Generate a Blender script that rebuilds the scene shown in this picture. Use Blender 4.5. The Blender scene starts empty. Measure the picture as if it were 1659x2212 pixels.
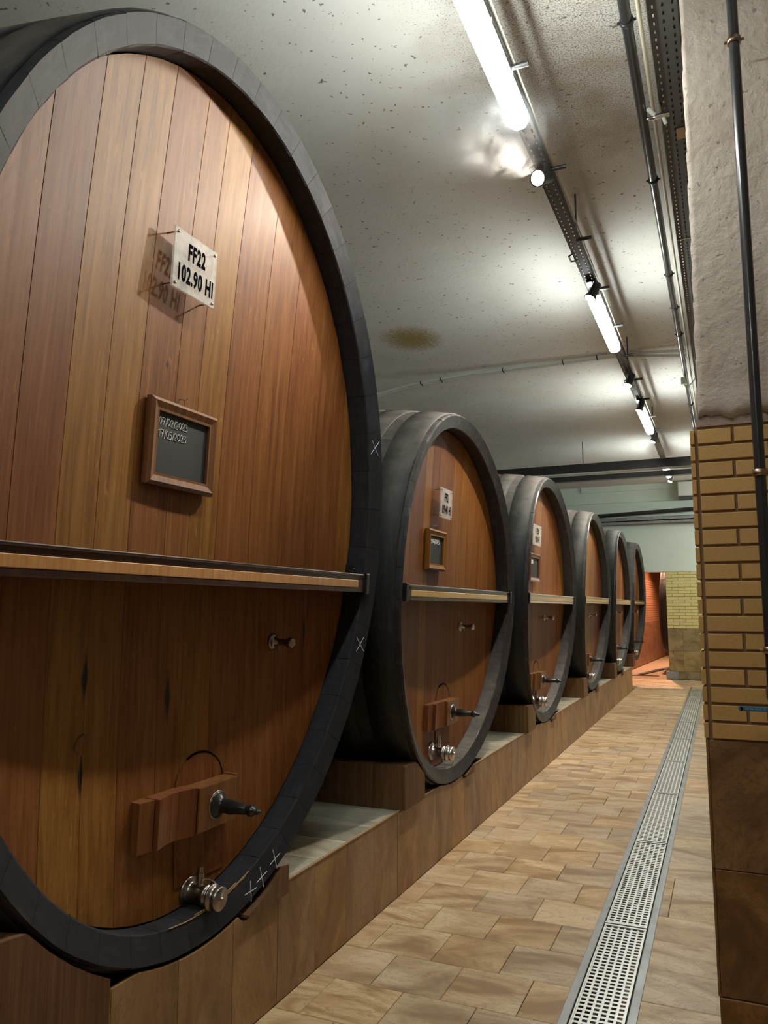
import bpy, math, random
from mathutils import Vector, Matrix
random.seed(7)
PI = math.pi
S = bpy.context.scene
COL = S.collection

# ------------------------------------------------------------------ camera
cam_d = bpy.data.cameras.new('camera')
cam_d.sensor_fit = 'HORIZONTAL'; cam_d.sensor_width = 36.0
cam_d.lens = 1680.0 / 1659.0 * 36.0
cam_d.clip_start = 0.05; cam_d.clip_end = 200
cam = bpy.data.objects.new('camera', cam_d); COL.objects.link(cam)
rt = Vector((0.91678575, 0.39937939, 0.0)); up = Vector((0.04930463, -0.11318006, 0.99235041)); fw = Vector((-0.3963243, 0.90977271, 0.12345312))
cam.matrix_world = Matrix(((rt.x, up.x, -fw.x, 0), (rt.y, up.y, -fw.y, 0), (rt.z, up.z, -fw.z, 1.5), (0, 0, 0, 1)))
S.camera = cam

# ------------------------------------------------------------------ world, exposure
W = bpy.data.worlds.new('world'); S.world = W; W.use_nodes = True
W.node_tree.nodes['Background'].inputs[0].default_value = (0.9, 0.85, 0.8, 1)
W.node_tree.nodes['Background'].inputs[1].default_value = 0.05
vs = S.view_settings
vs.view_transform = 'Standard'; vs.look = 'None'; vs.gamma = 1; vs.use_curve_mapping = False
vs.exposure = 0.52
TUBE = 50.0          # emission of a fluorescent diffuser
SPOT = 105.0         # watts of one warm spotlight
cy = S.cycles
cy.use_denoising = True; cy.use_adaptive_sampling = True; cy.adaptive_threshold = .06
cy.max_bounces = 8; cy.diffuse_bounces = 4; cy.glossy_bounces = 3; cy.transmission_bounces = 4
cy.volume_bounces = 1; cy.transparent_max_bounces = 12; cy.sample_clamp_indirect = 4.0
cy.caustics_reflective = False; cy.caustics_refractive = False
cy.volume_step_rate = 1.0; cy.volume_max_steps = 48

# ------------------------------------------------------------------ node helpers
def new_mat(name):
    m = bpy.data.materials.new(name); m.use_nodes = True
    nt = m.node_tree; b = nt.nodes['Principled BSDF']
    return m, nt, b
def N(nt, t, **kw):
    n = nt.nodes.new(t)
    for k, v in kw.items():
        if k.startswith('i_'): n.inputs[int(k[2:]) if k[2:].isdigit() else k[2:]].default_value = v
        else: setattr(n, k, v)
    return n
def L(nt, a, b): nt.links.new(a, b)
def ramp(nt, fac, stops):
    r = N(nt, 'ShaderNodeValToRGB'); e = r.color_ramp.elements
    while len(e) > 1: e.remove(e[-1])
    e[0].position = stops[0][0]; c = stops[0][1]; e[0].color = (*c, 1) if len(c) == 3 else c
    for p, c in stops[1:]:
        x = e.new(p); x.color = (*c, 1)
    L(nt, fac, r.inputs[0]); return r.outputs[0]
def coords(nt, scale=(1, 1, 1), rnd=0.0, kind='Object', rot=(0, 0, 0)):
    tc = N(nt, 'ShaderNodeTexCoord'); mp = N(nt, 'ShaderNodeMapping')
    mp.inputs['Scale'].default_value = scale; mp.inputs['Rotation'].default_value = rot
    src = tc.outputs[kind]
    if rnd:
        oi = N(nt, 'ShaderNodeObjectInfo'); mu = N(nt, 'ShaderNodeMath', operation='MULTIPLY', i_1=rnd)
        L(nt, oi.outputs['Random'], mu.inputs[0]); ad = N(nt, 'ShaderNodeVectorMath', operation='ADD')
        L(nt, src, ad.inputs[0]); L(nt, mu.outputs[0], ad.inputs[1]); src = ad.outputs[0]
    L(nt, src, mp.inputs[0]); return mp.outputs[0]
def noise(nt, vec, scale, detail=4, rough=.55, dist=0.0):
    n = N(nt, 'ShaderNodeTexNoise'); n.inputs['Scale'].default_value = scale; n.inputs['Detail'].default_value = detail
    n.inputs['Roughness'].default_value = rough; n.inputs['Distortion'].default_value = dist
    L(nt, vec, n.inputs['Vector']); return n.outputs['Fac']
def mix(nt, fac, a, b, mode='MIX'):
    m = N(nt, 'ShaderNodeMix', data_type='RGBA', blend_type=mode)
    for s, v in ((0, fac), (6, a), (7, b)):
        if hasattr(v, 'is_output'): L(nt, v, m.inputs[s])
        elif s == 0: m.inputs[0].default_value = v
        else: m.inputs[s].default_value = (*v, 1)
    return m.outputs[2]
def math_(nt, op, a, b=None, clamp=False):
    m = N(nt, 'ShaderNodeMath', operation=op); m.use_clamp = clamp
    for i, v in enumerate((a, b)):
        if v is None: continue
        if hasattr(v, 'is_output'): L(nt, v, m.inputs[i])
        else: m.inputs[i].default_value = v
    return m.outputs[0]
def bump(nt, b, h, strength=.3, dist=.01):
    n = N(nt, 'ShaderNodeBump'); n.inputs['Strength'].default_value = strength; n.inputs['Distance'].default_value = dist
    L(nt, h, n.inputs['Height']); L(nt, n.outputs[0], b.inputs['Normal'])
def plain(name, col, rough=.5, metal=0.0, coat=0.0, bumpy=0.0, emit=None, es=0.0):
    m, nt, b = new_mat(name)
    b.inputs['Base Color'].default_value = (*col, 1); b.inputs['Roughness'].default_value = rough
    b.inputs['Metallic'].default_value = metal; b.inputs['Coat Weight'].default_value = coat
    if emit: b.inputs['Emission Color'].default_value = (*emit, 1); b.inputs['Emission Strength'].default_value = es
    if bumpy: bump(nt, b, noise(nt, coords(nt), 60), bumpy, .002)
    return m

# ------------------------------------------------------------------ materials
def oak(name, dark, mid, light, rough=.52, streaks=(), rnd=37.0, vary=.5, coat=.06):
    m, nt, b = new_mat(name); b.inputs['Specular IOR Level'].default_value = .22
    v = coords(nt, (1, 1, .045), rnd); n1 = noise(nt, v, 38, 6, .62, .6)
    v2 = coords(nt, (1, 1, .02), rnd); n2 = noise(nt, v2, 130, 3, .5)
    v3 = coords(nt, (1, 1, .3), rnd); n3 = noise(nt, v3, 3.0, 3, .5)
    f = math_(nt, 'ADD', math_(nt, 'MULTIPLY', n1, .55), math_(nt, 'MULTIPLY', n2, .3))
    f = math_(nt, 'ADD', f, math_(nt, 'MULTIPLY', n3, .25))
    c = ramp(nt, f, [(.38, dark), (.54, mid), (.72, light)])
    # pale medullary flecks of quarter sawn oak
    vf = coords(nt, (1, 1, .22), rnd, rot=(.15, 0, 0)); fl = noise(nt, vf, 55, 2, .5, 1.5)
    gate = math_(nt, 'GREATER_THAN', noise(nt, coords(nt, (1, 1, .3), rnd * 1.7), 2.2, 1), .52)
    flm = math_(nt, 'MULTIPLY', ramp(nt, fl, [(.64, (0, 0, 0)), (.70, (1, 1, 1))]), math_(nt, 'MULTIPLY', gate, .33))
    c = mix(nt, flm, c, tuple(min(1, x * 1.5) for x in light))
    oi = N(nt, 'ShaderNodeObjectInfo')
    hs = N(nt, 'ShaderNodeHueSaturation'); L(nt, c, hs.inputs['Color'])
    L(nt, math_(nt, 'ADD', math_(nt, 'MULTIPLY', oi.outputs['Random'], .024), .488), hs.inputs['Hue'])
    L(nt, math_(nt, 'ADD', math_(nt, 'MULTIPLY', oi.outputs['Random'], vary), 1.0 - vary / 2), hs.inputs['Value'])
    c = hs.outputs[0]
    sx = N(nt, 'ShaderNodeSeparateXYZ'); tc = N(nt, 'ShaderNodeTexCoord'); L(nt, tc.outputs['Object'], sx.inputs[0])
    nn = noise(nt, coords(nt, (1, 1, .12)), 60, 3)
    for (u, z, w, h) in streaks:      # dark tannin stains running along the grain
        dx = math_(nt, 'DIVIDE', math_(nt, 'ABSOLUTE', math_(nt, 'SUBTRACT', sx.outputs[1], u)), w)
        dz = math_(nt, 'DIVIDE', math_(nt, 'ABSOLUTE', math_(nt, 'SUBTRACT', sx.outputs[2], z)), h)
        d = math_(nt, 'ADD', math_(nt, 'ADD', dx, dz), math_(nt, 'MULTIPLY', nn, .9))
        c = mix(nt, math_(nt, 'MULTIPLY', math_(nt, 'SUBTRACT', 1.35, d, True), 2.2, True), c, (.022, .013, .009))
    L(nt, c, b.inputs['Base Color'])
    b.inputs['Roughness'].default_value = rough; b.inputs['Coat Weight'].default_value = coat; b.inputs['Coat Roughness'].default_value = .3
    bump(nt, b, n1, .12, .004)
    return m
def black_paint(name, base, scuff, dust=True, rough=.42, spec=.28):
    m, nt, b = new_mat(name); b.inputs['Specular IOR Level'].default_value = spec
    v = coords(nt, (1, 1, 1), 11.0); n1 = noise(nt, v, 9, 6, .65); n2 = noise(nt, coords(nt, (6, .6, .6), 11.0), 14, 4, .7)
    c = mix(nt, ramp(nt, n2, [(.50, (0, 0, 0)), (.72, (.8, .8, .8))]), base, scuff)
    c = mix(nt, ramp(nt, n1, [(.55, (0, 0, 0)), (.75, (.5, .5, .5))]), c, tuple(x * 1.3 for x in scuff))
    if dust:                         # dust settled on upward facing wood
        g = N(nt, 'ShaderNodeNewGeometry'); s = N(nt, 'ShaderNodeSeparateXYZ'); L(nt, g.outputs['Normal'], s.inputs[0])
        up_ = ramp(nt, s.outputs[2], [(.25, (0, 0, 0)), (.95, (1, 1, 1))])
        k = math_(nt, 'MULTIPLY', up_, ramp(nt, n1, [(.3, (.35, .35, .35)), (.62, (1, 1, 1))]))
        c = mix(nt, k, c, (.17, .155, .135))
    L(nt, c, b.inputs['Base Color']); b.inputs['Roughness'].default_value = rough
    bump(nt, b, n2, .2, .004)
    return m
def slate(name, dark, mid, light, scale=3.0, rough=.45, rnd=23.0, stretch=(.45, 1, 1), vary=.2):
    m, nt, b = new_mat(name)
    v = coords(nt, stretch, rnd)
    n1 = noise(nt, v, scale, 8, .62, 1.6); n2 = noise(nt, v, scale * 2.3, 6, .65, 3.0)
    c = ramp(nt, n1, [(.36, dark), (.49, mid), (.61, light)])
    vein = ramp(nt, math_(nt, 'ABSOLUTE', math_(nt, 'SUBTRACT', n2, .5)), [(0.0, (1, 1, 1)), (.022, (0, 0, 0))])
    c = mix(nt, math_(nt, 'MULTIPLY', vein, .75), c, dark)
    oi = N(nt, 'ShaderNodeObjectInfo'); hs = N(nt, 'ShaderNodeHueSaturation'); L(nt, c, hs.inputs['Color'])
    L(nt, math_(nt, 'ADD', math_(nt, 'MULTIPLY', oi.outputs['Random'], vary), 1 - vary / 2), hs.inputs['Value'])
    L(nt, math_(nt, 'ADD', math_(nt, 'MULTIPLY', oi.outputs['Random'], vary), 1 - vary / 2), hs.inputs['Saturation'])
    L(nt, hs.outputs[0], b.inputs['Base Color'])
    b.inputs['Roughness'].default_value = rough
    bump(nt, b, math_(nt, 'ADD', n1, math_(nt, 'MULTIPLY', n2, .5)), .32, .008)
    return m
def brick_mat(name, col):
    m, nt, b = new_mat(name)
    n1 = noise(nt, coords(nt, (1, 1, 1), 9.0), 90, 3)
    c = mix(nt, n1, tuple(x * .86 for x in col), tuple(min(1, x * 1.14) for x in col))
    oi = N(nt, 'ShaderNodeObjectInfo'); hs = N(nt, 'ShaderNodeHueSaturation'); L(nt, c, hs.inputs['Color'])
    L(nt, math_(nt, 'ADD', math_(nt, 'MULTIPLY', oi.outputs['Random'], .12), .94), hs.inputs['Value'])
    L(nt, hs.outputs[0], b.inputs['Base Color']); b.inputs['Roughness'].default_value = .62
    bump(nt, b, n1, .15, .002); return m
def plaster(name, base, tone, mould=None, spots=.0, rough=1.0, strength=.35, scale=22, stain=None):
    m, nt, b = new_mat(name)
    v = coords(nt); n1 = noise(nt, v, 1.1, 4, .6); n2 = noise(nt, v, scale, 8, .72); n3 = noise(nt, v, 28, 3, .5)
    c = mix(nt, ramp(nt, n1, [(.35, (0, 0, 0)), (.68, (1, 1, 1))]), base, tone)
    tc = N(nt, 'ShaderNodeTexCoord'); sx = N(nt, 'ShaderNodeSeparateXYZ'); L(nt, tc.outputs['Object'], sx.inputs[0])
    if spots:
        sp = ramp(nt, noise(nt, coords(nt, (1, 1, 1)), 34, 2, .4, .3), [(.70, (0, 0, 0)), (.73, (1, 1, 1))])
        c = mix(nt, math_(nt, 'MULTIPLY', sp, spots), c, (.14, .11, .085))
    if mould:                        # speckled mould around one patch of the ceiling
        x0, y0, rx, ry = mould
        dx = math_(nt, 'DIVIDE', math_(nt, 'SUBTRACT', sx.outputs[0], x0), rx); dy = math_(nt, 'DIVIDE', math_(nt, 'SUBTRACT', sx.outputs[1], y0), ry)
        r2 = math_(nt, 'ADD', math_(nt, 'MULTIPLY', dx, dx), math_(nt, 'MULTIPLY', dy, dy))
        near = math_(nt, 'SUBTRACT', 1.0, math_(nt, 'MULTIPLY', r2, 1.0), True)
        sp = math_(nt, 'GREATER_THAN', math_(nt, 'ADD', noise(nt, v, 120, 3, .6), math_(nt, 'MULTIPLY', near, .17)), .70)
        c = mix(nt, math_(nt, 'MULTIPLY', sp, .65), c, (.22, .16, .11))
        br = math_(nt, 'MULTIPLY', near, ramp(nt, noise(nt, v, 3.5, 4), [(.45, (0, 0, 0)), (.7, (.6, .6, .6))]))
        c = mix(nt, br, c, (.36, .27, .18))
    if stain:                        # round yellow damp stain
        x0, y0, rx, ry = stain
        dx = math_(nt, 'DIVIDE', math_(nt, 'SUBTRACT', sx.outputs[0], x0), rx); dy = math_(nt, 'DIVIDE', math_(nt, 'SUBTRACT', sx.outputs[1], y0), ry)
        r2 = math_(nt, 'ADD', math_(nt, 'MULTIPLY', dx, dx), math_(nt, 'MULTIPLY', dy, dy))
        k = math_(nt, 'SUBTRACT', math_(nt, 'ADD', 1.0, math_(nt, 'MULTIPLY', math_(nt, 'SUBTRACT', noise(nt, v, 45, 2), .5), 1.6)), r2, True)
        c = mix(nt, math_(nt, 'MULTIPLY', k, 1.1, True), c, (.44, .34, .14))
    b.inputs['Specular IOR Level'].default_value = .1
    L(nt, c, b.inputs['Base Color']); b.inputs['Roughness'].default_value = rough
    bump(nt, b, math_(nt, 'ADD', n2, math_(nt, 'MULTIPLY', n3, .4)), strength, .012)
    return m
def steel(name, col, rough, wear=.25):
    m, nt, b = new_mat(name)
    n1 = noise(nt, coords(nt, (1, .4, 1), 5.0), 12, 5, .6)
    L(nt, mix(nt, math_(nt, 'MULTIPLY', n1, wear * 2), col, tuple(x * .45 for x in col)), b.inputs['Base Color'])
    b.inputs['Metallic'].default_value = 1.0
    L(nt, math_(nt, 'ADD', math_(nt, 'MULTIPLY', n1, .35), rough - .12), b.inputs['Roughness'])
    return m

M = {}
M['oak'] = oak('oak_head', (.100, .030, .005), (.195, .067, .012), (.275, .108, .026))
M['oak1'] = oak('oak_head_stained', (.102, .032, .005), (.198, .073, .014), (.28, .120, .033),
                streaks=[(-.452, .90, .020, .11), (-.452, .62, .018, .10), (-.452, .705, .048, .042), (-.045, .80, .020, .13),
                         (.11, .10, .05, .12), (.80, 1.02, .012, .12), (-1.02, 1.22, .03, .03), (-.05, 1.66, .02, .02), (-.16, 1.95, .012, .02)], vary=.34)
M['stave'] = black_paint('black_stave_paint', (.030, .027, .029), (.075, .068, .064), True)
M['stave1'] = black_paint('black_stave_paint_worn', (.026, .026, .030), (.044, .046, .052), False, .58, .14)
M['hoop'] = black_paint('black_hoop_paint', (.017, .018, .020), (.045, .043, .042), True, .62)
M['redwood'] = oak('red_stained_wood', (.10, .032, .012), (.19, .068, .024), (.27, .11, .04), rough=.35, vary=.1)
M['darkwood'] = oak('dark_stained_wood', (.022, .010, .007), (.045, .020, .013), (.075, .035, .02), rough=.28, vary=.1, coat=.5)
M['inlay'] = oak('oak_inlay', (.42, .21, .06), (.58, .32, .105), (.68, .41, .16), rough=.3, vary=.05, coat=.5)
M['lamp_sheen'] = plain('lamp_sheen_bar', (.62, .50, .34), .25, 0, .6)  # lamp reflection on the farther crossbars, painted as a pale base colour
M['frame'] = oak('walnut_frame', (.09, .036, .018), (.17, .07, .032), (.24, .105, .05), rough=.33, vary=.1)
M['slateboard'] = plain('chalkboard_slate', (.022, .024, .025), .6, bumpy=.1)
M['chalk'] = plain('chalk', (.82, .82, .80), .9)
M['ink'] = plain('black_lettering', (.006, .006, .007), 1.0)
M['ink'].node_tree.nodes['Principled BSDF'].inputs['Specular IOR Level'].default_value = 0.0
M['steel'] = steel('brushed_steel', (.52, .52, .50), .32)
M['grate'] = steel('drain_grate_steel', (.80, .80, .77), .36, .15)
M['frame_steel'] = steel('drain_frame_steel', (.50, .51, .51), .38, .5)
M['brass'] = steel('aged_brass', (.42, .29, .20), .3)
M['chrome'] = steel('worn_chrome', (.60, .56, .52), .22)
M['dark_chrome'] = steel('dull_brown_chrome', (.36, .31, .27), .24)
M['iron'] = plain('black_turned_iron', (.02, .02, .02), .3, .2)
M['blackpipe'] = plain('black_pipe', (.035, .035, .037), .28, .3, .3)
M['rail'] = plain('dark_galvanised_rail', (.085, .085, .088), .5, .4)
M['tray'] = plain('galvanised_tray', (.10, .105, .105), .5, .5)
M['cream'] = plain('cream_plastic', (.62, .56, .42), .5)
M['whiteplastic'] = plain('white_plastic', (.72, .74, .70), .4)
M['greyplastic'] = plain('grey_plastic', (.30, .32, .34), .4)
M['blackplastic'] = plain('black_plastic', (.018, .018, .02), .4)
M['blue'] = plain('blue_vinyl_grip', (.005, .14, .30), .35, 0, .4)
M['block'] = oak('weathered_support_beam', (.075, .038, .016), (.15, .078, .034), (.23, .13, .062), rough=.65, vary=.3, coat=0)
M['floor'] = slate('floor_slate_tile', (.34, .215, .11), (.55, .385, .22), (.69, .53, .34), 3.4, .42, vary=.18)
M['grout'] = plain('grout', (.30, .21, .13), .9, bumpy=.2)
M['plinth'] = slate('plinth_slate_tile', (.18, .090, .030), (.28, .150, .056), (.35, .205, .088), 3.2, .45, stretch=(1, 1, .5), vary=.12)
M['deck'] = slate('deck_slate_tile', (.28, .25, .18), (.45, .42, .31), (.58, .54, .42), 3.0, .5)
M['trimstrip'] = plain('tan_tile_trim', (.42, .26, .12), .5)
M['brick'] = brick_mat('ochre_brick_tile', (.60, .355, .12))
M['mortar'] = plain('brown_mortar', (.33, .215, .125), .9, bumpy=.3)
M['pillar_tile'] = slate('brown_pillar_tile', (.115, .052, .016), (.21, .098, .030), (.29, .150, .055), 2.4, .38, stretch=(1, 1, 1))
M['pilaster_tile'] = slate('olive_pilaster_tile', (.21, .155, .06), (.33, .25, .11), (.42, .33, .16), 3.0, .5, stretch=(1, 1, 1))
M['brickyellow'] = brick_mat('yellow_brick_tile', (.80, .70, .31))
M['mortar2'] = plain('olive_mortar', (.40, .32, .12), .9)
M['pillar_plaster'] = plaster('pillar_plaster', (.60, .52, .45), (.46, .37, .30), spots=.6, strength=1.0, scale=16)
M['ceiling'] = plaster('ceiling_plaster', (.88, .87, .84), (.80, .77, .72), mould=(-.50, 3.4, .9, 1.9), spots=.8, strength=.3, stain=(-2.82, 7.19, .33, .42))
M['farwall'] = plaster('pale_green_paint', (.80, .90, .81), (.72, .84, .75), strength=.15, spots=.15)
M['darkwall'] = plaster('dim_wall_plaster', (.50, .47, .42), (.40, .36, .31))
M['redbrick'] = brick_mat('orange_brick_tile', (.30, .135, .07))
M['redtile'] = slate('orange_wall_tile', (.15, .065, .03), (.22, .10, .048), (.28, .135, .065), 3.0, .5, stretch=(1, 1, 1))
M['tube'] = plain('lit_fluorescent_diffuser', (.9, .9, .9), .4, emit=(.93, 1.0, .95), es=TUBE)
M['bulb'] = plain('lit_spotlight_lens', (.9, .9, .9), .3, emit=(1.0, .82, .66), es=40.0)
def acrylic():
    m, nt, b = new_mat('clear_acrylic')
    b.inputs['Base Color'].default_value = (.80, .78, .74, 1); b.inputs['Roughness'].default_value = .12
    n = noise(nt, coords(nt, (1, 1, 1)), 14, 6, .7)
    L(nt, ramp(nt, n, [(.35, (.28, .28, .28)), (.7, (.6, .6, .6))]), b.inputs['Alpha'])
    return m
M['acrylic'] = acrylic()
def mist(name, dens, col, seed, r):
    m = bpy.data.materials.new(name); m.use_nodes = True; nt = m.node_tree; nt.nodes.remove(nt.nodes['Principled BSDF'])
    v = N(nt, 'ShaderNodeVolumePrincipled'); v.inputs['Color'].default_value = (*col, 1); v.inputs['Anisotropy'].default_value = .3
    tc = N(nt, 'ShaderNodeTexCoord'); dv = N(nt, 'ShaderNodeVectorMath', operation='DIVIDE'); dv.inputs[1].default_value = r
    L(nt, tc.outputs['Object'], dv.inputs[0])
    ln = N(nt, 'ShaderNodeVectorMath', operation='LENGTH'); L(nt, dv.outputs[0], ln.inputs[0])
    fall = math_(nt, 'SUBTRACT', 1.0, ln.outputs['Value'], True)
    mp = N(nt, 'ShaderNodeMapping'); mp.inputs['Location'].default_value = (seed, seed * 2, 0); L(nt, tc.outputs['Object'], mp.inputs[0])
    n = noise(nt, mp.outputs[0], 9, 5, .6, .8)
    k = math_(nt, 'SUBTRACT', n, .40, True)
    L(nt, math_(nt, 'MULTIPLY', math_(nt, 'MULTIPLY', k, fall), dens), v.inputs['Density'])
    L(nt, v.outputs[0], nt.nodes['Material Output'].inputs['Volume'])
    return m

# ------------------------------------------------------------------ geometry helpers
def tag(o, label=None, cat=None, group=None, kind=None):
    if label: o['label'] = label
    if cat: o['category'] = cat
    if group: o['group'] = group
    if kind: o['kind'] = kind
    return o
def empty(name, loc=(0, 0, 0), rot=(0, 0, 0), parent=None):
    o = bpy.data.objects.new(name, None); COL.objects.link(o); o.location = loc; o.rotation_euler = rot
    o.empty_display_size = .1
    if parent: o.parent = parent
    return o
def meshobj(name, me, mat, parent=None, loc=None):
    o = bpy.data.objects.new(name, me); COL.objects.link(o)
    if mat is not None and not me.materials: me.materials.append(M[mat] if isinstance(mat, str) else mat)
    if parent: o.parent = parent
    if loc: o.location = loc
    return o
class MB:
    def __init__(s): s.v = []; s.f = []; s.sm = []
    def add(s, vs_, fs, smooth=False):
        o = len(s.v); s.v += [tuple(x) for x in vs_]
        for f in fs: s.f.append(tuple(i + o for i in f)); s.sm.append(smooth)
        return s
    def box(s, x0, x1, y0, y1, z0, z1):
        return s.add([(x0, y0, z0), (x1, y0, z0), (x1, y1, z0), (x0, y1, z0), (x0, y0, z1), (x1, y0, z1), (x1, y1, z1), (x0, y1, z1)],
                     [(0, 3, 2, 1), (4, 5, 6, 7), (0, 1, 5, 4), (1, 2, 6, 5), (2, 3, 7, 6), (3, 0, 4, 7)])
    def bev(s, x0, x1, y0, y1, z0, z1, b, ax='z'):
        # box whose face on the +axis side (or -y for 'y') is chamfered by b
        if ax == 'z':
            lo = [(x0, y0, z0), (x1, y0, z0), (x1, y1, z0), (x0, y1, z0)]; md = [(x0, y0, z1 - b), (x1, y0, z1 - b), (x1, y1, z1 - b), (x0, y1, z1 - b)]
            hi = [(x0 + b, y0 + b, z1), (x1 - b, y0 + b, z1), (x1 - b, y1 - b, z1), (x0 + b, y1 - b, z1)]
        elif ax == 'x':
            lo = [(x0, y0, z0), (x0, y1, z0), (x0, y1, z1), (x0, y0, z1)]; md = [(x1 - b, p[1], p[2]) for p in lo]
            hi = [(x1, y0 + b, z0 + b), (x1, y1 - b, z0 + b), (x1, y1 - b, z1 - b), (x1, y0 + b, z1 - b)]
        else:
            lo = [(x0, y1, z0), (x0, y1, z1), (x1, y1, z1), (x1, y1, z0)]; lo = lo[::-1]; lo = [(x0, y1, z0), (x1, y1, z0), (x1, y1, z1), (x0, y1, z1)]
            md = [(p[0], y0 + b, p[2]) for p in lo]; hi = [(x0 + b, y0, z0 + b), (x1 - b, y0, z0 + b), (x1 - b, y0, z1 - b), (x0 + b, y0, z1 - b)]
        fs = [(3, 2, 1, 0), (8, 9, 10, 11)]
        for i in range(4):
            j = (i + 1) % 4; fs += [(i, j, 4 + j, 4 + i), (4 + i, 4 + j, 8 + j, 8 + i)]
        if ax == 'y': fs = [f[::-1] for f in fs]
        return s.add(lo + md + hi, fs)
    def lathe(s, prof, n=20, o=(0, 0, 0), ax=(1, 0, 0), smooth=True):
        # prof: list of (distance along axis, radius)
        a = Vector(ax).normalized(); t = Vector((0, 0, 1)) if abs(a.z) < .9 else Vector((1, 0, 0)); u = a.cross(t).normalized(); w = a.cross(u)
        o = Vector(o); vs_ = []
        for d, r in prof:
            for k in range(n):
                th = 2 * PI * k / n; vs_.append(o + a * d + u * (r * math.cos(th)) + w * (r * math.sin(th)))
        fs = []
        for i in range(len(prof) - 1):
            for k in range(n):
                j = (k + 1) % n; fs.append((i * n + k, i * n + j, (i + 1) * n + j, (i + 1) * n + k))
        s.add(vs_, fs, smooth)
        s.add([vs_[k] for k in range(n)], [tuple(range(n))[::-1]]); m = (len(prof) - 1) * n; s.add([vs_[m + k] for k in range(n)], [tuple(range(n))])
        return s
    def cyl(s, p0, p1, r, n=12, r1=None):
        p0 = Vector(p0); p1 = Vector(p1); d = (p1 - p0).length
        return s.lathe([(0, r), (d, r if r1 is None else r1)], n, p0, p1 - p0)
    def tube(s, pts, r, n=8):
        pts = [Vector(p) for p in pts]; vs_ = []; prev = None
        for i, p in enumerate(pts):
            d = (pts[min(i + 1, len(pts) - 1)] - pts[max(i - 1, 0)]).normalized()
            if prev is None: t = Vector((0, 0, 1)) if abs(d.z) < .9 else Vector((1, 0, 0)); u = d.cross(t).normalized()
            else: u = (prev - d * prev.dot(d)).normalized()
            prev = u; w = d.cross(u)
            vs_ += [p + u * (r * math.cos(2 * PI * k / n)) + w * (r * math.sin(2 * PI * k / n)) for k in range(n)]
        fs = [(i * n + k, i * n + (k + 1) % n, (i + 1) * n + (k + 1) % n, (i + 1) * n + k) for i in range(len(pts) - 1) for k in range(n)]
        s.add(vs_, fs, True); s.add(vs_[:n], [tuple(range(n))[::-1]]); s.add(vs_[-n:], [tuple(range(n))]); return s
    def prism_x(s, poly, x0, x1):
        n = len(poly); s.add([(x0, y, z) for y, z in poly] + [(x1, y, z) for y, z in poly],
              [tuple(range(n))[::-1], tuple(range(n, 2 * n))] + [(i, (i + 1) % n, n + (i + 1) % n, n + i) for i in range(n)]); return s
    def mesh(s, name):
        me = bpy.data.meshes.new(name); me.from_pydata(s.v, [], s.f); me.polygons.foreach_set('use_smooth', s.sm); me.update(); return me
    def build(s, name, mat, parent=None, loc=None):
        return meshobj(name, s.mesh(name), mat, parent, loc)
def perforated(x0, x1, y0, y1, z, th, nx, ny, fx, fy, stagger=False):
    """flat sheet with nx x ny rectangular holes; fx, fy are the share of each cell that is open"""
    m = MB(); cx = (x1 - x0) / nx; cyy = (y1 - y0) / ny
    xs = []; 
    for i in range(nx): xs += [x0 + i * cx + cx * (1 - fx) / 2, x0 + i * cx + cx * (1 + fx) / 2]
    xs = [x0] + xs + [x1]; ys = [y0]
    for j in range(ny): ys += [y0 + j * cyy + cyy * (1 - fy) / 2, y0 + j * cyy + cyy * (1 + fy) / 2]
    ys.append(y1); nX = len(xs); nY = len(ys); o = nX * nY
    m.v = [(x, y, z) for y in ys for x in xs] + [(x, y, z - th) for y in ys for x in xs]
    def q(*f): m.f.append(f); m.sm.append(False)
    hole = lambda i, j: i % 2 == 1 and j % 2 == 1 and 0 < i < nX - 2 + 1 and i < nX - 1 and j < nY - 1
    for j in range(nY - 1):
        for i in range(nX - 1):
            a, b_, c, d = j * nX + i, j * nX + i + 1, (j + 1) * nX + i + 1, (j + 1) * nX + i
            if not hole(i, j): q(a, b_, c, d)
            else:
                q(a, b_, b_ + o, a + o); q(b_, c, c + o, b_ + o); q(c, d, d + o, c + o); q(d, a, a + o, d + o)
    for (a, b_) in (((0), (nX - 1)), ):
        q(0, o, o + nX - 1, nX - 1)
    q((nY - 1) * nX, (nY - 1) * nX + nX - 1, (nY - 1) * nX + nX - 1 + o, (nY - 1) * nX + o)
    q(0, (nY - 1) * nX, (nY - 1) * nX + o, o); q(nX - 1, nX - 1 + o, (nY - 1) * nX + nX - 1 + o, (nY - 1) * nX + nX - 1)
    return m
def text_mesh(name, lines, size, spacing, sx=1.0, bold=0.0):
    """lettering in the local Y-Z plane facing +X"""
    cu = bpy.data.curves.new(name, 'FONT'); cu.body = '\n'.join(lines); cu.size = size; cu.space_line = spacing; cu.align_x = 'CENTER'; cu.align_y = 'CENTER'
    cu.offset = bold; cu.resolution_u = 3
    cu.space_character = 1.12
    ob = bpy.data.objects.new(name, cu); COL.objects.link(ob)
    dg = bpy.context.evaluated_depsgraph_get(); me = bpy.data.meshes.new_from_object(ob.evaluated_get(dg)); bpy.data.objects.remove(ob); bpy.data.curves.remove(cu)
    me.name = name
    for v in me.vertices:
        x, y, z = v.co; v.co = (0.0, x * sx, y)
    return me

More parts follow.
